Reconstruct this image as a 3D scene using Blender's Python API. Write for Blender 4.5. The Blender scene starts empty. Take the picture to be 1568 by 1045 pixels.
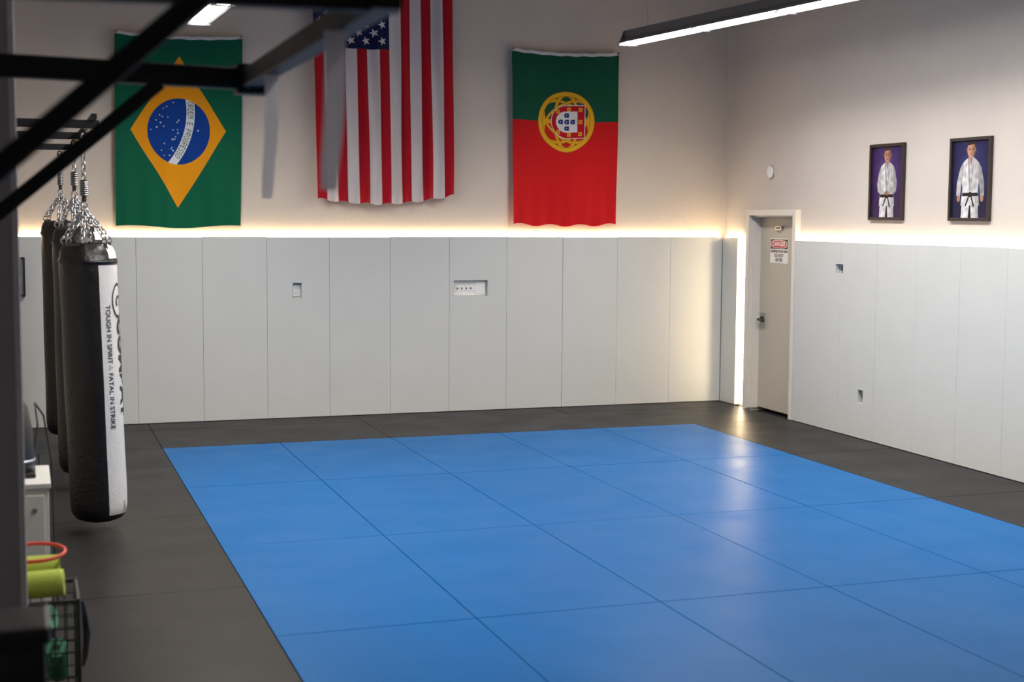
import bpy, bmesh, math, random
import numpy as np
from mathutils import Vector, Matrix
random.seed(4)
sc=bpy.context.scene
sc.view_settings.view_transform='Standard'
COL=bpy.context.collection

# ---------------------------------------------------------------- materials
def mat(name,col,rough=0.6,metal=0.0,spec=0.5,noise=0.0,nscale=8.0,bump=0.0,bscale=60.0,emit=None,estr=0.0,rvar=0.0,coat=0.0,sheen=0.0,alpha=1.0):
    m=bpy.data.materials.new(name); m.use_nodes=True
    nt=m.node_tree; n=nt.nodes; l=nt.links; b=n["Principled BSDF"]
    b.inputs["Base Color"].default_value=(*col,1); b.inputs["Roughness"].default_value=rough
    b.inputs["Metallic"].default_value=metal; b.inputs["Specular IOR Level"].default_value=spec
    b.inputs["Alpha"].default_value=alpha
    if coat: b.inputs["Coat Weight"].default_value=coat
    if sheen: b.inputs["Sheen Weight"].default_value=sheen
    tc=None
    if noise or bump or rvar: tc=n.new("ShaderNodeTexCoord")
    if noise:
        t=n.new("ShaderNodeTexNoise"); t.inputs["Scale"].default_value=nscale; t.inputs["Detail"].default_value=5
        l.new(tc.outputs["Object"],t.inputs["Vector"])
        r=n.new("ShaderNodeMapRange"); r.inputs[1].default_value=0.3; r.inputs[2].default_value=0.7
        r.inputs[3].default_value=1-noise; r.inputs[4].default_value=1+noise*0.6
        l.new(t.outputs["Fac"],r.inputs[0])
        mx=n.new("ShaderNodeVectorMath"); mx.operation='SCALE'; mx.inputs[0].default_value=col
        l.new(r.outputs[0],mx.inputs["Scale"]); l.new(mx.outputs[0],b.inputs["Base Color"])
    if rvar:
        t=n.new("ShaderNodeTexNoise"); t.inputs["Scale"].default_value=2.3; t.inputs["Detail"].default_value=6
        l.new(tc.outputs["Object"],t.inputs["Vector"])
        r=n.new("ShaderNodeMapRange"); r.inputs[1].default_value=0.3; r.inputs[2].default_value=0.7
        r.inputs[3].default_value=rough-rvar; r.inputs[4].default_value=rough+rvar
        l.new(t.outputs["Fac"],r.inputs[0]); l.new(r.outputs[0],b.inputs["Roughness"])
    if bump:
        t=n.new("ShaderNodeTexNoise"); t.inputs["Scale"].default_value=bscale; t.inputs["Detail"].default_value=4
        l.new(tc.outputs["Object"],t.inputs["Vector"])
        bp=n.new("ShaderNodeBump"); bp.inputs["Strength"].default_value=bump; bp.inputs["Distance"].default_value=0.01
        l.new(t.outputs["Fac"],bp.inputs["Height"]); l.new(bp.outputs[0],b.inputs["Normal"])
    if emit:
        b.inputs["Emission Color"].default_value=(*emit,1); b.inputs["Emission Strength"].default_value=estr
    return m
def attrmat(name,rough=0.8,bump=0.15,bscale=900,sheen=0.05,spec=0.15):
    m=mat(name,(1,1,1),rough=rough,bump=bump,bscale=bscale,sheen=sheen,spec=spec)
    n=m.node_tree.nodes; a=n.new("ShaderNodeAttribute"); a.attribute_name="paint"
    m.node_tree.links.new(a.outputs["Color"],n["Principled BSDF"].inputs["Base Color"])
    return m

M_wall=mat("wall_paint",(0.65,0.58,0.51),rough=0.8,bump=0.25,bscale=35,noise=0.03,nscale=2,spec=.3)
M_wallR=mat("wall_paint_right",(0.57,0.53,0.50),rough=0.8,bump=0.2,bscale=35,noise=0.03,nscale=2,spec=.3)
M_ceil=mat("ceiling_paint",(0.44,0.43,0.43),rough=0.9,noise=0.03)
M_dark=mat("partition_grey",(0.48,0.49,0.54),rough=0.6,noise=0.05)
M_pad=mat("wall_pad_vinyl",(0.575,0.60,0.605),rough=0.5,bump=0.10,bscale=5,noise=0.02,nscale=3,spec=.35)
M_foam=mat("pad_gap_dark",(0.25,0.25,0.25),rough=0.9,noise=0.05)
M_blue=mat("mat_blue_vinyl",(0.0,0.092,0.295),rough=0.36,bump=0.05,bscale=260,rvar=0.04,noise=0.04,nscale=1.2,spec=.06)
M_black=mat("mat_black_vinyl",(0.020,0.0197,0.0205),rough=0.38,bump=0.05,bscale=260,rvar=0.04,noise=0.06,nscale=1.5,spec=.07)
M_sub=mat("subfloor",(0.01,0.01,0.012),rough=0.9,noise=0.05)
M_door=mat("door_paint",(0.50,0.465,0.40),rough=0.5,noise=0.02)
M_trim=mat("door_trim_white",(0.70,0.67,0.63),rough=0.5,noise=0.02)
M_steel=mat("brushed_steel",(0.45,0.45,0.47),rough=0.3,metal=1,noise=0.08,nscale=30)
M_rig=mat("rig_black_powdercoat",(0.010,0.010,0.011),rough=0.5,bump=0.1,bscale=300,noise=0.1,spec=.3)
M_leather=mat("bag_black_leather",(0.009,0.009,0.010),rough=0.36,bump=0.35,bscale=45,noise=0.15,nscale=20,spec=.35)
M_leathw=mat("bag_white_leather",(0.60,0.60,0.60),rough=0.42,bump=0.25,bscale=45,noise=0.03,nscale=10)
M_ink=mat("black_ink",(0.015,0.015,0.015),rough=0.5,noise=0.05)
M_red=mat("sign_red",(0.6,0.02,0.03),rough=0.5,noise=0.03)
M_white=mat("white_plastic",(0.80,0.80,0.79),rough=0.4,noise=0.02)
M_frame=mat("frame_dark_wood",(0.03,0.022,0.02),rough=0.4,noise=0.2,nscale=40)
M_fix=mat("fixture_grey",(0.16,0.165,0.18),rough=0.4,metal=0.2,noise=0.05)
M_lens=mat("fixture_lens",(0.9,0.9,0.9),rough=0.4,emit=(1.0,0.94,0.86),estr=26,noise=0.01)
M_led=mat("led_strip_warm",(1,0.9,0.7),rough=0.4,emit=(1.0,0.73,0.42),estr=27,noise=0.01)
M_led2=mat("led_strip_warm_bright",(1,0.9,0.7),rough=0.4,emit=(1.0,0.76,0.46),estr=48,noise=0.01)
M_strap=mat("strap_white_webbing",(0.80,0.80,0.83),rough=0.85,bump=0.2,bscale=200,noise=0.03)
_n=M_strap.node_tree.nodes; _l=M_strap.node_tree.links
_t=_n.new("ShaderNodeBsdfTranslucent"); _t.inputs[0].default_value=(.75,.75,.8,1)
_m=_n.new("ShaderNodeMixShader"); _m.inputs[0].default_value=.4
_tp=_n.new("ShaderNodeBsdfTransparent"); _m2=_n.new("ShaderNodeMixShader"); _m2.inputs[0].default_value=.22
_l.new(_n["Principled BSDF"].outputs[0],_m.inputs[1]); _l.new(_t.outputs[0],_m.inputs[2]); _l.new(_m.outputs[0],_m2.inputs[1]); _l.new(_tp.outputs[0],_m2.inputs[2])
_l.new(_m2.outputs[0],_n["Material Output"].inputs["Surface"])
M_wood=mat("black_stained_wood",(0.028,0.028,0.031),rough=0.45,noise=0.45,nscale=14,bump=0.3,bscale=30)
M_lime=mat("foam_lime",(0.40,0.50,0.06),rough=0.7,bump=0.3,bscale=80,noise=0.06)
M_redp=mat("red_rubber",(0.6,0.05,0.03),rough=0.5,noise=0.04)
M_teal=mat("green_foam",(0.06,0.26,0.14),rough=0.8,noise=0.1)
M_purp=mat("purple_foam",(0.10,0.04,0.18),rough=0.8,noise=0.1)
M_cab=mat("cabinet_white",(0.60,0.60,0.58),rough=0.5,noise=0.02)
M_blk=mat("black_plastic",(0.015,0.015,0.016),rough=0.4,noise=0.05)
M_paint=attrmat("printed_cloth")
M_photo=attrmat("printed_photo",rough=0.35,bump=0.02,sheen=0,spec=0.3)

# ---------------------------------------------------------------- mesh builder
class MB:
    def __init__(s): s.v=[]; s.f=[]; s.m=[]; s.mats=[]; s.sm=[]
    def mi(s,m):
        if m not in s.mats: s.mats.append(m)
        return s.mats.index(m)
    def add(s,vs,fs,m,smooth=False):
        o=len(s.v); s.v+= [tuple(v) for v in vs]; k=s.mi(m)
        for f in fs: s.f.append([i+o for i in f]); s.m.append(k); s.sm.append(smooth)
    def box(s,x0,x1,y0,y1,z0,z1,m,bev=0.0):
        if bev>0:
            bm=bmesh.new(); bmesh.ops.create_cube(bm,size=1)
            for v in bm.verts:
                v.co=Vector(((x0+x1)/2+v.co.x*(x1-x0),(y0+y1)/2+v.co.y*(y1-y0),(z0+z1)/2+v.co.z*(z1-z0)))
            bmesh.ops.bevel(bm,geom=list(bm.edges),offset=bev,segments=2,affect='EDGES',profile=0.6)
            bm.verts.index_update()
            s.add([v.co[:] for v in bm.verts],[[v.index for v in f.verts] for f in bm.faces],m); bm.free(); return
        v=[(x,y,z) for x in (x0,x1) for y in (y0,y1) for z in (z0,z1)]
        s.add(v,[(0,1,3,2),(4,6,7,5),(0,4,5,1),(2,3,7,6),(0,2,6,4),(1,5,7,3)],m)
    def tube(s,p0,p1,r,m,n=16,r2=None,cap=True):
        p0=Vector(p0);p1=Vector(p1); d=(p1-p0).normalized(); r2=r if r2 is None else r2
        a=d.orthogonal().normalized(); b=d.cross(a); v=[]
        for p,rr in ((p0,r),(p1,r2)):
            for i in range(n):
                t=2*math.pi*i/n; v.append(p+a*math.cos(t)*rr+b*math.sin(t)*rr)
        s.add(v,[(i,(i+1)%n,n+(i+1)%n,n+i) for i in range(n)],m,True)
        if cap: s.add(v,[tuple(range(n))[::-1],tuple(range(n,2*n))],m)
    def sq(s,p0,p1,w,h,m,up=(0,0,1),bev=0.004):
        p0=Vector(p0);p1=Vector(p1); d=(p1-p0).normalized(); u=Vector(up); a=d.cross(u).normalized(); b=a.cross(d)
        prof=[]
        for sx,sy in ((1,1),(-1,1),(-1,-1),(1,-1)):
            e1=(sx*(w/2-bev),sy*h/2); e2=(sx*w/2,sy*(h/2-bev))
            prof+= [e2,e1] if sx*sy>0 else [e1,e2]
        n=8; v=[p+a*q[0]+b*q[1] for p in (p0,p1) for q in prof]
        s.add(v,[(i,(i+1)%n,n+(i+1)%n,n+i) for i in range(n)]+[tuple(range(n))[::-1],tuple(range(n,2*n))],m)
    def path(s,pts,r,m,n=10):
        for i in range(len(pts)-1): s.tube(pts[i],pts[i+1],r,m,n)
        for p in pts[1:-1]: s.ball(p,r,m,6,n)
    def ball(s,c,r,m,ns=10,nu=16,sc3=(1,1,1)):
        v=[];f=[]
        for i in range(ns+1):
            t=math.pi*i/ns
            for j in range(nu):
                q=2*math.pi*j/nu; v.append((c[0]+sc3[0]*r*math.sin(t)*math.cos(q),c[1]+sc3[1]*r*math.sin(t)*math.sin(q),c[2]+sc3[2]*r*math.cos(t)))
        for i in range(ns):
            for j in range(nu): f.append((i*nu+j,(i+1)*nu+j,(i+1)*nu+(j+1)%nu,i*nu+(j+1)%nu))
        s.add(v,f,m,True)
    def torus(s,c,ax1,ax2,r1,r2,rr,m,n=20,k=8):
        c=Vector(c); a=Vector(ax1).normalized(); b=Vector(ax2).normalized(); nn=a.cross(b); v=[];f=[]
        for i in range(n):
            t=2*math.pi*i/n; p=a*math.cos(t)*r1+b*math.sin(t)*r2; o=(a*math.cos(t)*r2+b*math.sin(t)*r1).normalized()
            for j in range(k):
                q=2*math.pi*j/k; v.append(c+p+o*math.cos(q)*rr+nn*math.sin(q)*rr)
        for i in range(n):
            for j in range(k): f.append((i*k+j,((i+1)%n)*k+j,((i+1)%n)*k+(j+1)%k,i*k+(j+1)%k))
        s.add(v,f,m,True)
    def chain(s,p0,p1,m,link=0.035,wr=0.0035,w=0.011):
        p0=Vector(p0);p1=Vector(p1); d=(p1-p0); L=d.length; d.normalize(); a=d.orthogonal().normalized(); b=d.cross(a)
        n=max(2,int(L/(link*0.72))); 
        for i in range(n):
            c=p0+d*(L*(i+0.5)/n); s.torus(c,d,a if i%2 else b,link/2,w,wr,m,14,6)
    def lathe(s,c,prof,m,n=48,matfn=None):
        v=[];rows=len(prof)
        for r,z in prof:
            for j in range(n):
                q=2*math.pi*j/n; v.append((c[0]+r*math.cos(q),c[1]+r*math.sin(q),c[2]+z))
        o=len(s.v); s.v+=v
        for i in range(rows-1):
            for j in range(n):
                s.f.append([o+i*n+j,o+i*n+(j+1)%n,o+(i+1)*n+(j+1)%n,o+(i+1)*n+j])
                mm=m if matfn is None else matfn(j,i)
                s.m.append(s.mi(mm)); s.sm.append(True)
        s.f.append([o+(rows-1)*n+j for j in range(n)]); s.m.append(s.mi(m)); s.sm.append(False)
        s.f.append([o+j for j in range(n)][::-1]); s.m.append(s.mi(m)); s.sm.append(False)
    def obj(s,name,recalc=True):
        me=bpy.data.meshes.new(name); me.from_pydata(s.v,[],s.f)
        for m in s.mats: me.materials.append(m)
        me.polygons.foreach_set("material_index",s.m); me.polygons.foreach_set("use_smooth",s.sm)
        me.update()
        if recalc:
            bm=bmesh.new(); bm.from_mesh(me); bmesh.ops.recalc_face_normals(bm,faces=bm.faces); bm.to_mesh(me); bm.free()
        o=bpy.data.objects.new(name,me); COL.objects.link(o); return o

def text_geo(body,size,bold=0.0,maxedge=None,align='CENTER'):
    t=bpy.data.curves.new("t",'FONT'); t.body=body; t.size=size; t.align_x=align; t.align_y='CENTER'; t.offset=bold
    o=bpy.data.objects.new("t",t); COL.objects.link(o); bpy.context.view_layer.update()
    dg=bpy.context.evaluated_depsgraph_get(); me=bpy.data.meshes.new_from_object(o.evaluated_get(dg))
    bpy.data.objects.remove(o)
    bm=bmesh.new(); bm.from_mesh(me)
    if maxedge:
        bmesh.ops.triangulate(bm,faces=bm.faces)
        for _ in range(4):
            e=[e for e in bm.edges if e.calc_length()>maxedge]
            if not e: break
            bmesh.ops.subdivide_edges(bm,edges=e,cuts=1); bmesh.ops.triangulate(bm,faces=bm.faces)
    bm.verts.index_update()
    v=[(p.co.x,p.co.y) for p in bm.verts]; f=[[q.index for q in p.verts] for p in bm.faces]; bm.free()
    return v,f

# ---------------------------------------------------------------- room shell
YB,XR,P=13.76,7.118,1.766
WB,WR=13.82,7.175
XL,YF,ZC=-1.3,-2.5,5.3
b=MB(); b.box(XL-0.2,WR+0.4,WB,WB+0.2,-0.03,ZC,M_wall); b.obj("wall_back")
b=MB(); b.box(XL-0.2,XL,YF-0.2,WB,-0.03,ZC,M_wall); b.obj("wall_left")
b=MB(); b.box(XL-0.2,WR+0.4,YF-0.2,YF,-0.03,ZC,M_wall); b.obj("wall_front")
DY0,DY1,DZ=12.30,13.18,2.0
b=MB()
b.box(WR,WR+0.2,YF,DY0,-0.03,ZC,M_wallR); b.box(WR,WR+0.2,DY1,WB,-0.03,ZC,M_wallR)
b.box(WR,WR+0.2,DY0,DY1,DZ,ZC,M_wallR); b.box(WR+0.2,WR+0.4,DY0-.2,DY1+.2,-0.03,DZ+.3,M_wallR)
b.obj("wall_right")
b=MB(); b.box(XL-0.2,WR+0.4,YF-0.2,WB+0.2,ZC,ZC+0.2,M_ceil); b.obj("ceiling")
b=MB(); b.box(XL-0.2,WR+0.4,YF-0.2,WB+0.2,-0.23,-0.03,M_sub); b.obj("floor")

# ---------------------------------------------------------------- floor mats
def mats(b,x0,x1,y0,y1,m,g=0.0024):
    b.box(x0+g,x1-g,y0+g,y1-g,-0.0295,random.uniform(-0.0008,0),m,bev=0.0028)
bx=[1.101,2.10,3.10,4.10,5.11,6.10]; by=[12.286,10.46,8.53,6.61,4.69,2.77,0.85,-1.07,-2.45]
b=MB()
for i in range(5):
    for j in range(len(by)-1): mats(b,bx[i],bx[i+1],by[j+1],by[j],M_blue)
b.obj("blue_floor_mats")
b=MB()
for x0,x1 in ((-1.29,-0.9),(-0.9,1.101),(1.101,3.09),(3.09,5.17),(5.17,7.1)):
    mats(b,x0,x1,12.286,13.345,M_black); mats(b,x0,x1,13.345,13.75,M_black)
ly=[12.286,11.40,9.48,7.56,5.64,3.72,1.80,-0.12,-2.04,-2.45]
for j in range(len(ly)-1):
    mats(b,0.10,1.101,ly[j+1],ly[j],M_black); mats(b,-1.29,0.10,ly[j+1],ly[j],M_black)
for j in range(len(by)-1):
    mats(b,6.10,7.11,by[j+1],by[j],M_black)
b.obj("black_floor_mats")

# ---------------------------------------------------------------- wall pads
def apply_cut(o,cuts):
    c=MB()
    for q in cuts: c.box(*q,M_foam)
    co=c.obj("cut"); md=o.modifiers.new("b",'BOOLEAN'); md.object=co; md.operation='DIFFERENCE'; md.solver='EXACT'
    bpy.context.view_layer.update(); dg=bpy.context.evaluated_depsgraph_get()
    me=bpy.data.meshes.new_from_object(o.evaluated_get(dg)); o.modifiers.clear(); o.data=me
    bpy.data.objects.remove(co)
b=MB(); g=0.0009
x=XR
while x>XL+0.1:
    x0=max(x-0.61,XL+0.01)
    b.box(x0+g,x-g,YB+random.uniform(0,.003),WB-0.002,0.003,P+random.uniform(-.004,.003),M_pad,bev=0.003); x-=0.61
    if x0<=XL+0.02: break
pb=b.obj("padding_back")
apply_cut(pb,[(2.487,2.575,YB-.1,YB+.052,1.165,1.32),(4.115,4.475,YB-.1,YB+.052,1.17,1.33)])
b=MB()
b.box(XR,WR-0.002,13.42,YB-0.004,0.003,P,M_pad,bev=0.003)
ys=[12.235,11.41,10.83,10.24,9.65,9.07]
while ys[-1]>YF+0.7: ys.append(ys[-1]-0.59)
for i in range(len(ys)-1): b.box(XR+random.uniform(0,.0015),WR-0.002,ys[i+1]+g,ys[i]-g,0.003,P+random.uniform(-.004,.003),M_pad,bev=0.002)
pr=b.obj("padding_right")
apply_cut(pr,[(XR-.1,XR+.05,11.375,11.50,1.475,1.56),(XR-.1,XR+.05,10.995,11.075,0.32,0.44)])
b=MB(); y=YB+.050
b.box(4.12,4.47,y-.004,y+.0015,1.175,1.325,M_white)
for i in range(4):
    xx=4.15+i*.047; b.box(xx,xx+.03,y-.009,y-.002,1.215,1.275,M_white,bev=.002); b.box(xx+.011,xx+.019,y-.016,y-.008,1.238,1.256,M_blk)
b.box(4.35,4.46,y-.012,y-.002,1.19,1.31,M_white,bev=.004)
b.obj("light_switch_panel")
def outlet(name,c,axis):
    b=MB()
    if axis=='y':
        X,Y,Z=c; b.box(X-.033,X+.033,Y-.008,Y,Z-.055,Z+.055,M_white,bev=.003)
        for dz in(-.024,.024):
            b.box(X-.016,X+.016,Y-.011,Y-.007,Z+dz-.016,Z+dz+.016,M_white,bev=.002)
            for dx in(-.006,.006): b.box(X+dx-.0015,X+dx+.0015,Y-.0115,Y-.010,Z+dz-.004,Z+dz+.007,M_blk)
    else:
        X,Y,Z=c; b.box(X-.008,X,Y-.03,Y+.03,Z-.038,Z+.038,M_steel,bev=.003)
        b.box(X-.02,X-.007,Y-.014,Y+.014,Z-.02,Z+.02,M_blk,bev=.003)
    return b.obj(name)
outlet("power_outlet",(2.53,YB+.0515,1.243),'y')
outlet("power_outlet",(XR+.0495,11.44,1.517),'x')
outlet("power_outlet",(XR+.0495,11.035,0.385),'x')

# ---------------------------------------------------------------- LED strips (on top of the pads)
b=MB(); b.box(XL+.02,7.10,YB+.022,YB+.038,P+.006,P+.018,M_led); b.obj("led_strip_light")
b=MB(); b.box(XR+.022,XR+.038,13.40,13.74,P+.006,P+.018,M_led); b.obj("led_strip_light")
b=MB(); b.box(XR+.022,XR+.038,YF+.3,12.22,P+.006,P+.018,M_led); b.obj("led_strip_light")
b=MB(); b.box(XR+.028,XR+.042,13.325,13.343,0.02,P,M_led2); b.obj("led_strip_light")

# ---------------------------------------------------------------- door
b=MB()
T=0.06
b.box(XR-0.003,WR,DY1,DY1+T,-0.0,DZ+T,M_trim,bev=.003); b.box(XR-0.003,WR,DY0-T,DY0,0.0,DZ+T,M_trim,bev=.003)
b.box(XR-0.003,WR,DY0,DY1,DZ,DZ+T,M_trim,bev=.003)
b.box(WR,WR+.2,DY1-.018,DY1,0,DZ,M_trim); b.box(WR,WR+.2,DY0,DY0+.018,0,DZ,M_trim); b.box(WR,WR+.2,DY0+.018,DY1-.018,DZ-.018,DZ,M_trim)
b.obj("trim_1")
b=MB(); dx=WR+0.075
b.box(dx,dx+.045,DY0+.021,DY1-.021,0.012,DZ-.021,M_door,bev=.002)
b.box(dx-.006,dx,DY1-.14,DY1-.04,0.86,1.0,M_steel,bev=.002)
b.tube((dx-.06,DY1-.09,.93),(dx,DY1-.09,.93),.013,M_blk); b.tube((dx-.055,DY1-.085,.93),(dx-.055,DY1-.20,.925),.011,M_blk)
b.tube((dx-.012,DY1-.09,.93),(dx-.006,DY1-.09,.93),.035,M_blk,24)
b.box(dx-.03,dx,12.70,12.82,1.855,1.895,M_steel,bev=.003); b.box(dx-.034,dx-.028,12.72,12.80,1.865,1.885,M_frame)
b.obj("door_1")
b=MB(); sx=dx-.004; sy,sz=12.775,1.645; hw,hh=.178,.125
b.box(sx,sx+.003,sy-hw,sy+hw,sz-hh,sz+hh,M_white)
def flat(cy0,cz0,w,h,off,m,n=24):
    v=[]
    for i in range(n):
        t=2*math.pi*i/n; c,s_=math.cos(t),math.sin(t); e=0.55
        v.append((sx-off,cy0+w*math.copysign(abs(c)**e,c),cz0+h*math.copysign(abs(s_)**e,s_)))
    b.add(v,[tuple(range(n))],m)
b.add([(sx-.0006,sy-hw+.008,sz+.02),(sx-.0006,sy+hw-.008,sz+.02),(sx-.0006,sy+hw-.008,sz+hh-.008),(sx-.0006,sy-hw+.008,sz+hh-.008)],[(0,1,2,3)],M_ink)
flat(sy,sz+.0685,.158,.041,.0012,M_white); flat(sy,sz+.0685,.150,.036,.0018,M_red)
def sign_text(body,size,z,m,off,bold=.0015):
    v,f=text_geo(body,size,bold); b.add([(sx-off,sy-p[0],z+p[1]) for p in v],f,m)
sign_text("DANGER",.064,sz+.0685,M_white,.0026)
sign_text("CONSTRUCTION AREA",.033,sz-.005,M_ink,.001)
sign_text("DO NOT",.045,sz-.048,M_ink,.001); sign_text("ENTER",.045,sz-.092,M_ink,.001)
b.obj("danger_sign")
b=MB(); c=Vector((WR,12.83,2.44))
b.tube(c,c-Vector((.022,0,0)),.062,M_white,32); b.tube(c-Vector((.022,0,0)),c-Vector((.032,0,0)),.048,M_white,32,r2=.04)
b.torus(c-Vector((.014,0,0)),(0,1,0),(0,0,1),.062,.062,.005,M_steel,32,6)
b.obj("smoke_detector")

# ---------------------------------------------------------------- painted grids (cloth / prints)
def tolin(a): return np.where(a<=0.04045,a/12.92,((np.maximum(a,0)+0.055)/1.055)**2.4)
def grid(name,nu,nv,posfn,colfn,m):
    u=np.linspace(0,1,nu);v=np.linspace(0,1,nv); U,V=np.meshgrid(u,v)
    pos=posfn(U,V).reshape(-1,3)
    acc=0
    for du in(-.25,.25):
        for dv in(-.25,.25): acc=acc+tolin(colfn(U+du/nu,V+dv/nv))
    col=np.ones((nu*nv,4)); col[:,:3]=(acc/4).reshape(-1,3)
    i=np.arange(nu*nv).reshape(nv,nu)
    q=np.stack([i[:-1,:-1],i[1:,:-1],i[1:,1:],i[:-1,1:]],-1).reshape(-1,4)
    me=bpy.data.meshes.new(name); me.vertices.add(nu*nv); me.vertices.foreach_set("co",pos.astype(np.float32).ravel())
    me.loops.add(q.size); me.loops.foreach_set("vertex_index",q.astype(np.int32).ravel())
    me.polygons.add(len(q)); me.polygons.foreach_set("loop_start",np.arange(0,q.size,4,dtype=np.int32)); me.polygons.foreach_set("loop_total",np.full(len(q),4,dtype=np.int32))
    me.update(calc_edges=True); me.polygons.foreach_set("use_smooth",np.ones(len(q),dtype=bool))
    a=me.color_attributes.new("paint",'FLOAT_COLOR','POINT'); a.data.foreach_set("color",col.astype(np.float32).ravel())
    me.materials.append(m); me.update()
    o=bpy.data.objects.new(name,me); COL.objects.link(o); return o
def C(*c): return np.array(c,float)/255.
def put(img,mask,c): img[mask]=c
def inpoly(X,Y,pts):
    r=np.zeros(X.shape,bool); n=len(pts)
    for i in range(n):
        x1,y1=pts[i];x2,y2=pts[(i+1)%n]
        if y1==y2: continue
        c=((y1>Y)!=(y2>Y))&(X<(x2-x1)*(Y-y1)/(y2-y1)+x1); r^=c
    return r
FONT={'O':["01110","10001","10001","10001","10001","10001","01110"],'R':["11110","10001","10001","11110","10100","10010","10001"],
'D':["11110","10001","10001","10001","10001","10001","11110"],'E':["11111","10000","10000","11110","10000","10000","11111"],
'M':["10001","11011","10101","10101","10001","10001","10001"],'P':["11110","10001","10001","11110","10000","10000","10000"],
'G':["01110","10001","10000","10111","10001","10001","01110"],'S':["01111","10000","10000","01110","00001","00001","11110"],' ':["00000"]*7}
def brazil(U,V):
    ox=V*20; oy=U*14
    img=np.empty(U.shape+(3,)); img[:]=C(10,92,66)
    put(img,(abs(ox-10)/7.9+abs(oy-7)/5.3)<1,C(228,150,20))
    r=np.hypot(ox-10,oy-7); cm=r<3.45; put(img,cm,C(14,60,140))
    rc=np.hypot(ox-8,oy-0.15); band=cm&(rc>7.70)&(rc<8.6); put(img,band,C(215,218,224))
    ang=np.arctan2(ox-8,oy-0.15)
    s=(ang+0.14)*8.1; txt="ORDEM E PROGRESSO"; L=len(txt); tot=6.2; cw=tot/L
    k=np.floor(s/cw).astype(int); fx=(s/cw-k)*6.2; fy=(8.47-rc)/0.64*7
    for t,ch in enumerate(txt):
        g_=FONT[ch]; mk=band&(k==t)&(fy>=0)&(fy<7)&(fx<5)
        gi=np.array([[c=='1' for c in row] for row in g_])
        yy=np.clip(fy.astype(int),0,6);xx=np.clip(fx.astype(int),0,4)
        put(img,mk&gi[yy,xx],C(10,90,60))
    rs=np.random.RandomState(5)
    n=0
    while n<26:
        a=rs.uniform(6.8,13.2);c=rs.uniform(3.8,8.5); q=rs.uniform(.06,.11)
        if math.hypot(a-10,c-7)<3.1 and math.hypot(a-8,c-.15)<7.4:
            put(img,np.hypot(ox-a,oy-c)<q,C(180,190,215)); n+=1
    put(img,np.hypot(ox-9.9,oy-9.1)<.10,C(180,190,215))
    put(img,V<0.016,C(215,215,215))
    return img
def usa(U,V):
    img=np.empty(U.shape+(3,)); w=C(214,206,204); r=C(170,18,34)
    k=np.floor(U*13); img[:]=w; put(img,(k%2==0),r)
    cu,cv=7/13.,0.395
    put(img,(U<cu)&(V<cv),C(24,32,70))
    X=U*1.41;Y=V*2.44
    for i in range(1,12):
        for j in range(1,10):
            if (i+j)%2: continue
            sx_,sy_=cu*j/10.*1.41,cv*i/12.*2.44; R=.046
            pts=[]
            for q in range(10):
                rr=R if q%2==0 else R*.40; t=math.pi+q*math.pi/5
                pts.append((sx_+rr*math.cos(t),sy_+rr*math.sin(t)))
            m=(abs(X-sx_)<R*1.1)&(abs(Y-sy_)<R*1.1)
            ii=np.where(m); sub=inpoly(X[ii],Y[ii],pts); img[ii[0][sub],ii[1][sub]]=w
    return img
def portugal(U,V):
    img=np.empty(U.shape+(3,)); img[:]=C(200,24,28); put(img,V<0.402,C(20,82,60))
    x=(U-.505)*1.165; y=(V-.402)*1.76
    yel=C(224,168,36); dk=C(110,72,20); r=np.hypot(x,y); R=.285
    def ringm(e,w,lim=None):
        m=abs(e-1)<w
        if lim is not None: m&=lim
        return m
    for a in (0.6,-0.6):
        ca,sa=math.cos(a),math.sin(a); X=x*ca+y*sa; Y=-x*sa+y*ca
        e=np.hypot(X/R,Y/(R*.60)); put(img,ringm(e,.085,r<R),dk); put(img,ringm(e,.068,r<R),yel)
    e=np.hypot(x/(R*.45),y/R); put(img,ringm(e,.11,r<R),dk); put(img,ringm(e,.09,r<R),yel)
    m=(abs(y)<.022)&(r<R); put(img,m,yel)
    put(img,abs(r-R)<.026,dk); put(img,abs(r-R)<.022,yel)
    def shield(x,y,cx_,cy_,w,h):
        X=x-cx_;Y=y-cy_
        body=(X<=w/2)&(X>=-w/2+h/2)&(abs(Y)<=h/2)
        cap=(X<-w/2+h/2)&(np.hypot(X-(-w/2+h/2),Y)<=h/2)
        return body|cap
    put(img,shield(x,y,0.02,0,.375,.345),C(220,216,210)); put(img,shield(x,y,0.02,0,.36,.33),C(190,20,36))
    for (a,c) in ((.155,-.125),(.155,0),(.155,.125),(.03,-.13),(.03,.13),(-.09,-.105),(-.09,.105)):
        put(img,(abs(x-a)<.020)&(abs(y-c)<.020),yel); put(img,(abs(x-a)<.006)&(abs(y-c)<.006),C(190,20,36))
    put(img,shield(x,y,0.005,0,.235,.215),C(222,220,218))
    for (a,c) in ((0,0),(.066,0),(-.066,0),(0,-.066),(0,.066)):
        put(img,shield(x,y,a+.004,c,.052,.046),C(24,46,120))
        put(img,(np.hypot(x-a-.004,y-c)<.006),C(222,220,218))
    put(img,V<0.018,C(215,215,215))
    return img
FY=13.775
def cloth(xl0,xr0,xl1,xr1,zt,zb,sag,amp,fn,freq,ph,bot):
    def f(U,V):
        xl=xl0+(xl1-xl0)*V; xr=xr0+(xr1-xr0)*V
        fold=fn(U,V)
        x=xl+(xr-xl)*U+0.006*np.sin(2*math.pi*(freq*U+ph)+2*V)*V
        z=zt+(zb-zt)*V - sag*4*U*(1-U)*(1-V)**2 + bot(U)*V**2
        z=z+0.004*np.sin(40*U)*np.exp(-V*20)*sag/0.03
        y=FY-0.012-amp*fold
        return np.stack([x,y,z],-1)
    return f
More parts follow.
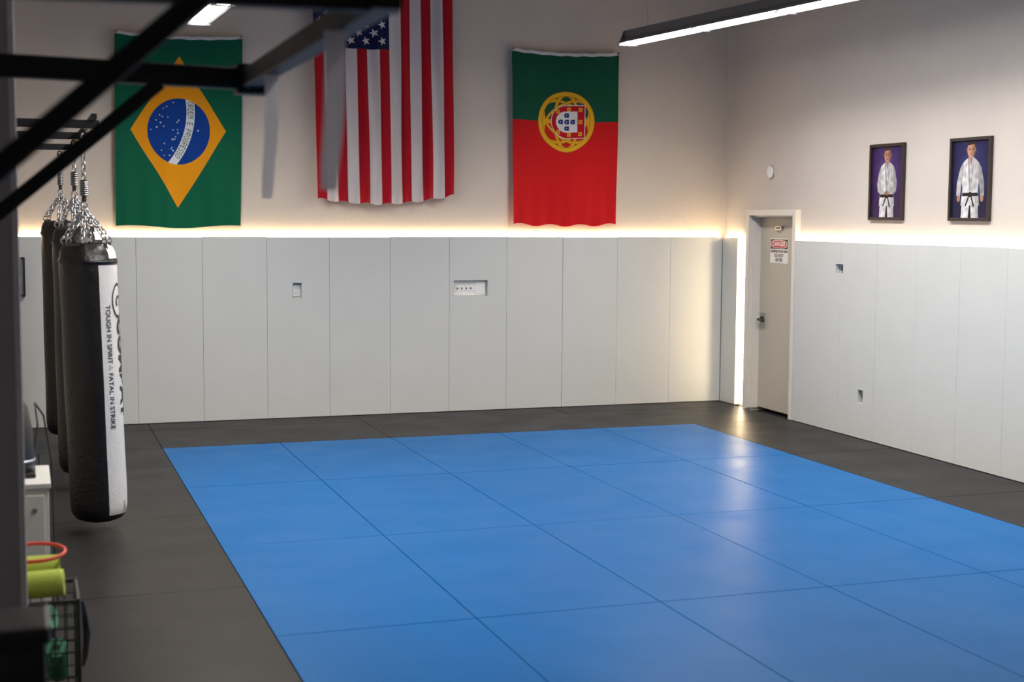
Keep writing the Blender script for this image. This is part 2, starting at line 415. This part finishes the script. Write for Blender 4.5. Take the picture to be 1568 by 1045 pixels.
def foldBR(U,V):
    return .5+.35*np.sin(2*math.pi*(2.3*U+.25*V)+.4)*(.25+V*.6)+.25*np.sin(2*math.pi*(6*U-.4*V))*(V**3)+.18*np.sin(9*(U-V)+1)+.12*np.sin(14*(U+V*.8))
def foldUS(U,V):
    d=U+.02*np.sin(6*V)
    return .6+.42*np.sin(2*math.pi*6.5*d+.5)*(.35+.65*V)+.3*np.sin(2*math.pi*2.1*U+2.2*V)+.16*np.sin(2*math.pi*11*d+3*V)*V
def foldPT(U,V):
    return .5+.25*np.sin(2*math.pi*(1.6*U+.3*V))+.28*np.sin(2*math.pi*(7*U+.3*V)+.7)*np.exp(-(1-V)*7)+.2*np.sin(2*math.pi*(1.3*V-1.4*U))+.15*np.exp(-V*9)*np.sin(2*math.pi*8*U)
br=grid("brazil_flag",420,640,cloth(.858,2.025,.835,1.985,3.655,1.868,.028,.038,foldBR,3,0,lambda U:.01*np.sin(9*U)-0.012*np.sin(math.pi*U)),brazil,M_paint)
us=grid("american_flag",460,700,cloth(2.67,4.075,2.72,4.105,4.55,2.155,.03,.07,foldUS,6.5,.1,lambda U:.045*(U-.35)-.07*np.sin(math.pi*U)**1+.010*np.sin(40*U)),usa,M_paint)
pt=grid("portuguese_flag",420,620,cloth(4.71,5.885,4.735,5.87,3.665,1.90,.03,.038,foldPT,2,.2,lambda U:.012*np.sin(22*U)-.015*np.sin(math.pi*U)),portugal,M_paint)
def pins(parent,pts):
    b=MB()
    for x,z in pts:
        b.torus((x,FY-.045,z),(1,0,0),(0,0,1),.012,.012,.004,M_steel,16,6); b.tube((x,FY-.05,z),(x,WB-.001,z),.004,M_steel,8)
        b.ball((x,FY-.052,z),.008,M_steel,6,10)
    o=b.obj("grommets"); o.parent=parent
pins(br,[(.872,3.645),(2.01,3.645)]); pins(pt,[(4.725,3.655),(5.87,3.655)]); pins(us,[(2.69,4.54),(4.06,4.54)])

# ---------------------------------------------------------------- framed portraits on right wall
def smooth(e0,e1,x):
    t=np.clip((x-e0)/(e1-e0),0,1); return t*t*(3-2*t)
def face(img,x,y,cx_,cy_,s,hair,skin):
    hd=np.hypot((x-cx_)/(.040*s),(y-cy_)/(.056*s))
    put(img,np.hypot((x-cx_)/(.043*s),(y-cy_-.010*s)/(.057*s))<1,hair)
    shade=(1-.38*smooth(-.2,1.0,(x-cx_)/(.042*s)))[...,None]
    m=(hd<1)&(y<cy_+.034*s+ .1*(x-cx_)); img[m]=(skin*shade)[m]
    put(img,(np.hypot((abs(x-cx_)-.041*s)/(.006*s),(y-cy_)/(.013*s))<1),skin*.75)
    for e in(-1,1):
        put(img,np.hypot((x-cx_-e*.016*s)/(.010*s),(y-cy_-.004*s)/(.007*s))<1,skin*.68)
        put(img,np.hypot((x-cx_-e*.016*s)/(.006*s),(y-cy_-.003*s)/(.003*s))<1,skin*.22)
        put(img,(abs(x-cx_-e*.016*s)<.010*s)&(abs(y-cy_-.014*s)<.0016*s),skin*.4)
    put(img,(abs(x-cx_-.004*s)<.003*s)&(abs(y-cy_+.008*s)<.012*s),skin*.72)
    put(img,np.hypot((x-cx_)/(.008*s),(y-cy_+.020*s)/(.003*s))<1,skin*.62)
    put(img,(abs(x-cx_)<.013*s)&(abs(y-cy_+.031*s)<.002*s),skin*.5)
def portrait(bg1,bg2,skin,hair,beltcol,stance):
    def f(U,V):
        x=(U-.5)*.40; y=(.5-V)*.56-.01
        img=bg1+(bg2-bg1)*np.clip(np.hypot(x*1.8,(y-.08)*1.4)/.42,0,1)[...,None]
        img=img*(1+.06*np.sin(23*x+4*np.sin(17*y)))[...,None]
        lum=(.93-.20*smooth(-.06,.14,x)+.05*np.sin(60*x+18*y+3*np.sin(31*y))+.035*np.sin(95*y-40*x))[...,None]
        gi=np.clip(C(222,222,226)*lum,0,1); sh=gi*.84; dk=gi*.70
        def P_(pts,c):
            m=inpoly(x,y,pts)
            img[m]=c[m] if getattr(c,'ndim',1)==3 else c
        P_([(-.022,.10),(.022,.10),(.020,.17),(-.020,.17)],skin*.75)
        P_([(-.085,-.17),(.085,-.17),(.095,-.31),(.018,-.31),(0,-.22),(-.018,-.31),(-.095,-.31)],gi)
        P_([(-.006,-.19),(.006,-.19),(.018,-.31),(-.018,-.31)],bg2*.5)
        P_([(-.028,.147),(.028,.147),(.055,.132),(.082,.112),(.098,.06),(.098,.0),(.084,-.08),(.092,-.14),(.100,-.20),(-.100,-.20),(-.092,-.14),(-.084,-.08),(-.098,.0),(-.098,.06),(-.082,.112),(-.055,.132)],gi)
        if stance==0:
            P_([(-.080,.115),(-.105,.07),(-.128,-.02),(-.118,-.085),(-.08,-.11),(-.03,-.115),(-.03,-.085),(-.078,-.050),(-.072,.03)],sh)
            P_([(.080,.115),(.105,.07),(.128,-.02),(.118,-.085),(.08,-.11),(.03,-.115),(.03,-.085),(.078,-.050),(.072,.03)],sh)
        else:
            P_([(-.080,.115),(-.115,.07),(-.148,-.04),(-.150,-.13),(-.108,-.135),(-.098,-.05),(-.075,.03)],sh)
            P_([(.080,.115),(.115,.07),(.148,-.04),(.150,-.13),(.108,-.135),(.098,-.05),(.075,.03)],sh)
            for e in(-1,1):
                put(img,np.hypot((x-e*.126)/.018,(y+.150)/.024)<1,skin*.85)
                for q in(-.01,0,.01): put(img,(abs(x-e*.126-q)<.001)&(abs(y+.162)<.010),skin*.5)
        for e in(-1,1):
            P_([(e*.034,.145),(e*.018,.152),(-e*.006,-.09),(e*.014,-.09)],sh if e>0 else dk)
        P_([(-.018,.152),(.018,.152),(.003,.075)],skin*.8)
        P_([(-.084,-.108),(.084,-.108),(.088,-.132),(-.088,-.132)],beltcol)
        P_([(-.012,-.10),(.012,-.10),(.012,-.14),(-.012,-.14)],beltcol*1.3)
        P_([(.005,-.13),(.016,-.125),(.050,-.205),(.034,-.212)],beltcol); P_([(-.005,-.13),(-.016,-.125),(-.054,-.198),(-.040,-.208)],beltcol)
        if stance==0:
            put(img,np.hypot((x)/.032,(y+.098)/.016)<1,skin*.85)
            for q in(-.012,0,.012): put(img,(abs(x-q)<.001)&(abs(y+.10)<.010),skin*.5)
        for (a,c,d,e2) in ((-.07,.06,-.04,-.06),(.07,.05,.045,-.07),(-.06,-.15,-.08,-.29),(.06,-.15,.08,-.29),(-.05,.10,-.06,.0),(.05,.1,.065,0),(-.11,.03,-.09,-.03),(.115,.02,.09,-.03)):
            dx_,dy_=d-a,e2-c; t=np.clip(((x-a)*dx_+(y-c)*dy_)/(dx_**2+dy_**2),0,1)
            m=np.hypot(x-a-t*dx_,y-c-t*dy_)<.0028; img[m]=(gi*.80)[m]
        face(img,x,y,0,.203,1.08,hair,skin)
        return np.clip(img,0,1)
    return f
def picture(name,yc,zc,fn):
    w,h=.52,.665; x=WR-.012
    b=MB(); t=.026
    b.box(WR-.03,WR-.001,yc-w/2,yc-w/2+t,zc-h/2,zc+h/2,M_frame,bev=.003); b.box(WR-.03,WR-.001,yc+w/2-t,yc+w/2,zc-h/2,zc+h/2,M_frame,bev=.003)
    b.box(WR-.03,WR-.001,yc-w/2+t,yc+w/2-t,zc+h/2-t,zc+h/2,M_frame,bev=.003); b.box(WR-.03,WR-.001,yc-w/2+t,yc+w/2-t,zc-h/2,zc-h/2+t,M_frame,bev=.003)
    b.box(WR-.010,WR-.002,yc-w/2+t,yc+w/2-t,zc-h/2+t,zc+h/2-t,M_blk)
    o=b.obj(name)
    def pos(U,V): return np.stack([np.full(U.shape,x),yc+(w/2-t)-(w-2*t)*U,zc+(h/2-t)-(h-2*t)*V],-1)
    g_=grid("print",220,280,pos,fn,M_photo); g_.parent=o
picture("framed_portrait",10.78,2.30,portrait(C(84,66,124),C(40,28,72),C(180,132,112),C(60,48,44),C(28,24,26),0))
picture("framed_portrait",9.62,2.30,portrait(C(52,60,116),C(22,24,56),C(190,142,118),C(40,32,30),C(28,26,30),1))

# ---------------------------------------------------------------- punching bags
def bag(cx_,cy_,zb,zt,r,lean,panel,beamz,txt):
    b=MB(); n=96; L=zt-zb
    prof=[(.02,0),(r*.55,.004),(r*.82,.022),(r*.95,.055),(r*.995,.10),(r,.14)]
    z=.14
    while z<L-.16: z+=.03; prof.append((r*(1+.006*math.sin(z*9)),z))
    prof+= [(r*1.0,L-.13),(r*1.0,L-.125),(r*1.015,L-.12),(r*1.015,L-.09),(r*.985,L-.086),(r*.95,L-.05),(r*.86,L-.015),(r*.7,L),(r*.3,L-.03),(.02,L-.035)]
    W0,W1=panel
    def mf(j,i):
        q=2*math.pi*(j+.5)/n; phi=(q+math.pi/2)%(2*math.pi)
        zz=prof[i][1]
        return M_leathw if (W0<phi<W1 and ((.035<zz<L-.125) or (L-.09<zz<L-.01 and phi>math.radians(45)))) else M_leather
    b.lathe((0,0,0),prof,M_leather,n,mf)
    nv=len(b.v)
    for i in range(nv):
        x,y,z=b.v[i]; a=math.atan2(y,x); k=max(0,(z-(L-.25))/.25)
        s_=1+.03*k*math.sin(a*7+z*20)+.004*math.sin(a*3+z*6); b.v[i]=(x*s_,y*s_,z)
    def wrap(body,size,phi0,zc,bold,m=M_ink,off=.003):
        v,f=text_geo(body,size,bold,.015)
        o=[]
        for x,y in v:
            ph=phi0+y/r; o.append(((r+off)*math.sin(ph),-(r+off)*math.cos(ph),zc-x))
        b.add(o,f,m)
    if txt:
        zc=L*.56
        wrap("TOUGH IN SPIRIT",.046,math.radians(35),zc+.21,.0008)
        wrap("FATAL IN STRIKE",.046,math.radians(35),zc-.20,.0008)
        tri=[]
        for t in (0,2.094,4.189):
            for rr in (.018,.013):
                ph=math.radians(35)+rr*math.cos(t)/r; tri.append(((r+.003)*math.sin(ph),-(r+.003)*math.cos(ph),zc+.005+rr*math.sin(t)))
        b.add(tri,[(0,1,3,2),(2,3,5,4),(4,5,1,0)],M_ink)
        wrap("COMBAT",.15,math.radians(79),zc,.006)
        v=[];f=[];k=40
        for i in range(k):
            t=2*math.pi*i/k
            for rr in(.058,.068):
                ph=math.radians(70)+rr*math.cos(t)/r; v.append(((r+.003)*math.sin(ph),-(r+.003)*math.cos(ph),L*.80+1.6*rr*math.sin(t)))
        f=[(2*i,2*i+1,(2*i+3)%(2*k),(2*i+2)%(2*k)) for i in range(k)]; b.add(v,f,M_ink)
        wrap("C",.10,math.radians(72),L*.80,.003)
        wrap("combat",.022,math.radians(60),.10,.0006)
    b.torus((0,0,L-.105),(1,0,0),(0,1,0),r*1.02,r*1.02,.006,M_leather,48,8)
    hub=Vector((-.01,0,L+.22))
    for k in range(6):
        a=k*math.pi/3+.3; p=Vector((r*.93*math.cos(a),r*.93*math.sin(a),L-.05)); p2=p+Vector((-p.x*.12,-p.y*.12,.06))
        b.sq(p-Vector((0,0,.06)),p2,.032,.008,M_leather,up=(math.cos(a),math.sin(a),0),bev=.002)
        b.torus(p2+Vector((0,0,.012)),(math.cos(a),math.sin(a),0),(0,0,1),.018,.022,.004,M_steel,16,6)
        b.chain(p2+Vector((0,0,.025)),hub,M_steel,.045,.0045,.014)
    b.torus(hub+Vector((0,0,.015)),(1,0,0),(0,0,1),.018,.026,.005,M_steel,18,6)
    hk=beamz-zb-.012
    b.tube(hub+Vector((0,0,.04)),hub+Vector((0,0,.075)),.014,M_blk); 
    b.tube(hub+Vector((0,0,.075)),hub+Vector((0,0,.17)),.022,M_blk)
    for k in range(7): b.torus(hub+Vector((0,0,.08+.013*k)),(1,0,0),(0,1,0),.023,.023,.004,M_steel,18,6)
    b.chain(hub+Vector((0,0,.175)),(hub.x,0,hk-.02),M_steel,.045,.005,.014)
    b.torus((hub.x,0,hk-.016),(1,0,0),(0,0,1),.016,.026,.005,M_rig,16,6)
    for i in range(len(b.v)):
        x,y,z=b.v[i]; b.v[i]=(x+lean*(1-min(z,L)/L),y,z)
    o=b.obj("punching_bag"); o.location=(cx_,cy_,zb)
    return o
wp=(math.radians(17),math.radians(125))
bag(.385,9.15,.075,1.80,.172,.045,wp,2.50,True)
bag(.380,10.6,.12,1.885,.170,.015,wp,2.50,False)
bag(.335,12.5,.12,1.92,.172,.01,wp,2.50,False)

b=MB()
for y in (9.15,10.6,12.5):
    b.sq((XL+.015,y,2.530),(.47,y,2.530),.05,.05,M_rig)
    b.box(XL+.002,XL+.015,y-.08,y+.08,2.505,2.60,M_rig)
b.sq((-.3,9.0,2.575),(-.3,12.7,2.575),.05,.04,M_rig)
b.sq((.44,9.1,2.575),(.44,12.6,2.575),.035,.035,M_rig)
b.obj("punching_bag_rack")

# ---------------------------------------------------------------- foreground rig
b=MB(); RZ=2.45; px=-.62
for y in (4.80,3.02):
    b.sq((px,y,0),(px,y,2.9),.075,.075,M_rig,up=(0,1,0)); b.box(px-.09,px+.09,y-.09,y+.09,0,.012,M_rig)
b.sq((px,4.62,RZ),(.80,4.93,RZ),.065,.07,M_rig)
b.sq((px,3.08,RZ),(.765,2.97,RZ),.05,.055,M_rig)
b.sq((.745,4.98,RZ),(.725,2.90,RZ),.06,.06,M_rig)
b.sq((px,2.94,1.56),(.40,2.94,2.475),.045,.045,M_rig,up=(0,1,0))
b.sq((px,4.62,1.52),(.43,4.72,2.41),.045,.045,M_rig,up=(0,1,0))
b.sq((px,4.8,2.85),(px,3.02,2.85),.075,.075,M_rig)
for y in (4.93,):
    b.box(.70,.82,y-.055,y+.055,RZ-.05,RZ+.05,M_rig,bev=.004)
    for q in(-.025,.025): b.tube((.76+q,y-.062,RZ+q),(.76+q,y-.055,RZ+q),.010,M_steel,6)
b.obj("pull_up_rig")
def strap(y,x,zb,w):
    b=MB(); n=14; zt=RZ-.032
    vs=[];fs=[]
    for i in range(n+1):
        t=i/n; z=zt+(zb-zt)*t; xx=x-.012*t+.004*math.sin(5*t)
        ww=w*(1-.25*t**4)
        for dx_,dy_ in((-ww/2,-.004),(ww/2,-.004),(ww/2,.004),(-ww/2,.004)): vs.append((xx+dx_,y+dy_+.006*math.sin(7*t),z))
    for i in range(n):
        for j in range(4): fs.append((4*i+j,4*i+(j+1)%4,4*i+4+(j+1)%4,4*i+4+j))
    fs+= [(3,2,1,0),(4*n,4*n+1,4*n+2,4*n+3)]
    b.add(vs,fs,M_strap)
    b.obj("hanging_strap")
strap(3.28,.695,2.055,.048); strap(4.40,.735,2.045,.040)

# ---------------------------------------------------------------- column / partition in the left foreground
b=MB(); b.box(-.9,-.012,5.25,5.42,0,ZC-.001,M_dark,bev=.004); b.box(-.026,-.004,5.235,5.435,0,ZC-.001,mat("corner_bead_white",(.85,.86,.9),rough=.5,noise=.03),bev=.003); b.obj("partition_column")
b=MB(); b.box(-.13,.03,2.92,3.08,0,1.145,M_wood,bev=.006); b.box(-.14,.04,2.91,3.09,1.145,1.18,M_wood,bev=.008); b.obj("wooden_newel_post")

# ---------------------------------------------------------------- cabinet and speaker
b=MB()
b.box(-.55,.10,6.98,7.47,.03,.70,M_cab,bev=.004); b.box(-.56,.11,6.965,7.48,.70,.725,M_cab,bev=.004)
b.box(-.53,-.225,6.962,6.982,.06,.67,M_cab,bev=.003); b.box(-.215,.08,6.962,6.982,.06,.67,M_cab,bev=.003)
b.box(-.50,.06,7.02,7.44,0,.035,M_blk); b.tube((.035,6.955,.60),(.035,6.965,.60),.012,M_steel,16)
b.obj("white_cabinet")
b=MB()
b.box(-.20,.045,7.12,7.36,.727,.745,M_blk,bev=.005)
pr_=[(.118,.745),(.122,.80),(.115,.95),(.095,1.06),(.05,1.115),(.01,1.125)]
b.lathe((-.08,7.24,0),pr_,M_blk,32); b.torus((-.08,7.24,.80),(1,0,0),(0,1,0),.123,.123,.006,M_steel,32,6)
b.path([(.03,7.3,.76),(.06,7.36,.95),(.05,7.42,1.05),(.09,7.46,.98),(.122,7.49,.74),(.128,7.5,.3),(.14,7.5,.01)],.005,M_blk,6)
b.obj("black_speaker")
b=MB(); b.box(-.35,.035,YB-.045,YB-.001,1.22,1.58,M_blk,bev=.006); b.box(-.33,.015,YB-.048,YB-.044,1.24,1.56,M_fix); b.obj("black_monitor")

# ---------------------------------------------------------------- wire basket with rollers
b=MB(); x0,x1,y0,y1,z0,z1=-.22,.185,5.82,6.16,.04,.455
for z,rr in((z0,.006),(z1,.009),((z0+z1)/2,.004)):
    b.path([(x0,y0,z),(x1,y0,z),(x1,y1,z),(x0,y1,z),(x0,y0,z)],rr,M_blk,8)
n=9
for i in range(n+1):
    xx=x0+(x1-x0)*i/n
    for yy in(y0,y1): b.tube((xx,yy,z0),(xx,yy,z1),.0028,M_blk,6)
    b.tube((xx,y0,z0),(xx,y1,z0),.0028,M_blk,6)
for i in range(n):
    yy=y0+(y1-y0)*i/(n-1)
    for xx in(x0,x1): b.tube((xx,yy,z0),(xx,yy,z1),.0028,M_blk,6)
    zz=z0+(z1-z0)*i/(n-1)
    for yy in(y0,y1): b.tube((x0,yy,zz),(x1,yy,zz),.0028,M_blk,6)
    for xx in(x0,x1): b.tube((xx,y0,zz),(xx,y1,zz),.0028,M_blk,6)
for xx in(x0,x1):
    for yy in(y0,y1): b.tube((xx,yy,0),(xx,yy,z1+.01),.008,M_blk,8)
bk=b.obj("wire_basket")
def roller(p0,p1,r,m):
    b=MB(); p0=Vector(p0);p1=Vector(p1); d=(p1-p0).normalized()
    b.tube(p0+d*.01,p1-d*.01,r,m,32,cap=False)
    b.tube(p0,p0+d*.01,r*.93,m,32,r2=r,cap=False); b.tube(p1-d*.01,p1,r,m,32,r2=r*.93,cap=False)
    for p,s_ in((p0,-1),(p1,1)):
        n=32; a=d.orthogonal().normalized(); c=d.cross(a); v=[]
        for rr in(r*.93,r*.3):
            for i in range(n): t=2*math.pi*i/n; v.append(p+a*math.cos(t)*rr+c*math.sin(t)*rr)
        b.add(v,[(i,(i+1)%n,n+(i+1)%n,n+i) for i in range(n)],m)
        b.add([v[n+i] for i in range(n)],[tuple(range(n))],M_blk)
    o=b.obj("foam_roller"); return o
roller((-.20,5.93,.50),(.135,5.90,.515),.055,M_lime)
roller((-.20,6.07,.53),(.125,6.07,.53),.060,M_lime)
roller((.09,5.92,.37),(-.18,6.04,.30),.05,M_teal)
roller((.11,6.08,.09),(.10,5.90,.25),.045,M_teal); roller((-.15,5.9,.09),(.04,5.88,.10),.04,M_purp)
roller((-.17,6.06,.10),(.02,6.08,.20),.05,M_lime)
b=MB(); b.torus((.02,6.04,.612),(1,0,.0),(0,1,.22),.125,.085,.008,M_redp,40,8); b.obj("exercise_ring")
b=MB(); b.path([(.20,5.80,.46),(.212,5.80,.40),(.222,5.81,.32),(.212,5.80,.24),(.199,5.80,.20),(.207,5.81,.30),(.203,5.80,.45)],.007,M_blk,8); b.obj("resistance_band")

# ---------------------------------------------------------------- linear ceiling fixtures
def fixture(x0,y0,x1,y1,z,wires,power):
    b=MB(); p0=Vector((x0,y0,z)); d=(Vector((x1,y1,z))-p0); L=d.length; d.normalize(); up=Vector((0,0,1)); s_=d.cross(up)
    b.sq(p0+up*.055,p0+d*L+up*.055,.08,.075,M_fix)
    def quadprism(a,c,pts,m):
        n=len(pts); v=[q+s_*x+up*zz for q in(a,c) for x,zz in pts]
        b.add(v,[(i,(i+1)%n,n+(i+1)%n,n+i) for i in range(n)]+[tuple(range(n))[::-1],tuple(range(n,2*n))],m)
    quadprism(p0,p0+d*L,[(-.035,.02),(.035,.02),(.100,-.022),(.095,-.026),(.03,.012),(-.03,.012),(-.095,-.026),(-.100,-.022)],M_fix)
    n=max(1,round(L/1.22)); seg=L/n; ls=[]
    for i in range(n):
        a=p0+d*(i*seg+.025); c=p0+d*((i+1)*seg-.025)
        quadprism(a,c,[(-.030,.010),(.030,.010),(.060,-.030),(.045,-.042),(-.045,-.042),(-.060,-.030)],M_lens)
        e=p0+d*((i+1)*seg)
        quadprism(e-d*.012,e+d*.012,[(-.036,.022),(.036,.022),(.100,-.046),(-.100,-.046)],M_fix)
        ld=bpy.data.lights.new("lamp",'AREA'); ld.shape='RECTANGLE'; ld.size=seg-.06; ld.size_y=.10; ld.energy=power; ld.color=(1,.94,.865); ld.spread=math.radians(150)
        lo=bpy.data.objects.new("lamp",ld); COL.objects.link(lo); lo.location=(a+c)/2-up*.048
        lo.rotation_euler=(0,0,math.atan2(d.y,d.x)); ls.append(lo)
    quadprism(p0-d*.012,p0+d*.006,[(-.042,.092),(.042,.092),(.100,-.046),(-.100,-.046)],M_fix)
    for t in wires:
        q=p0+d*t+up*.09; b.tube(q,(q.x,q.y,ZC-.001),.0025,M_steel,6)
        b.tube(q,q+up*.03,.008,M_steel,8)
    o=b.obj("linear_pendant_light")
    for lo in ls: lo.parent=o
fixture(5.35,12.30,6.17,5.1,3.60,[.35,3.6,6.9],30)
fixture(1.47,12.45,1.71,5.2,3.62,[.35,3.6,6.9],31)

w=bpy.data.worlds.new("world"); sc.world=w; w.use_nodes=True
w.node_tree.nodes["Background"].inputs[0].default_value=(.05,.055,.06,1); w.node_tree.nodes["Background"].inputs[1].default_value=1

# ---------------------------------------------------------------- camera
yaw,pitch,roll=0.33164,0.08903,0.00653
F=Vector((math.sin(yaw)*math.cos(pitch),math.cos(yaw)*math.cos(pitch),-math.sin(pitch)))
R=Vector((math.cos(yaw),-math.sin(yaw),0)); U=R.cross(F)
R2=R*math.cos(roll)+U*math.sin(roll); U2=-R*math.sin(roll)+U*math.cos(roll)
cam=bpy.data.cameras.new("camera"); co=bpy.data.objects.new("camera",cam); COL.objects.link(co)
mt=Matrix((R2,U2,-F)).transposed().to_4x4(); mt.translation=Vector((0,0,2.0024)); co.matrix_world=mt
cam.sensor_width=36; cam.lens=2184.73/1568*36; cam.clip_start=.05
cam.dof.use_dof=True; cam.dof.focus_distance=12.5; cam.dof.aperture_fstop=2.5
sc.camera=co
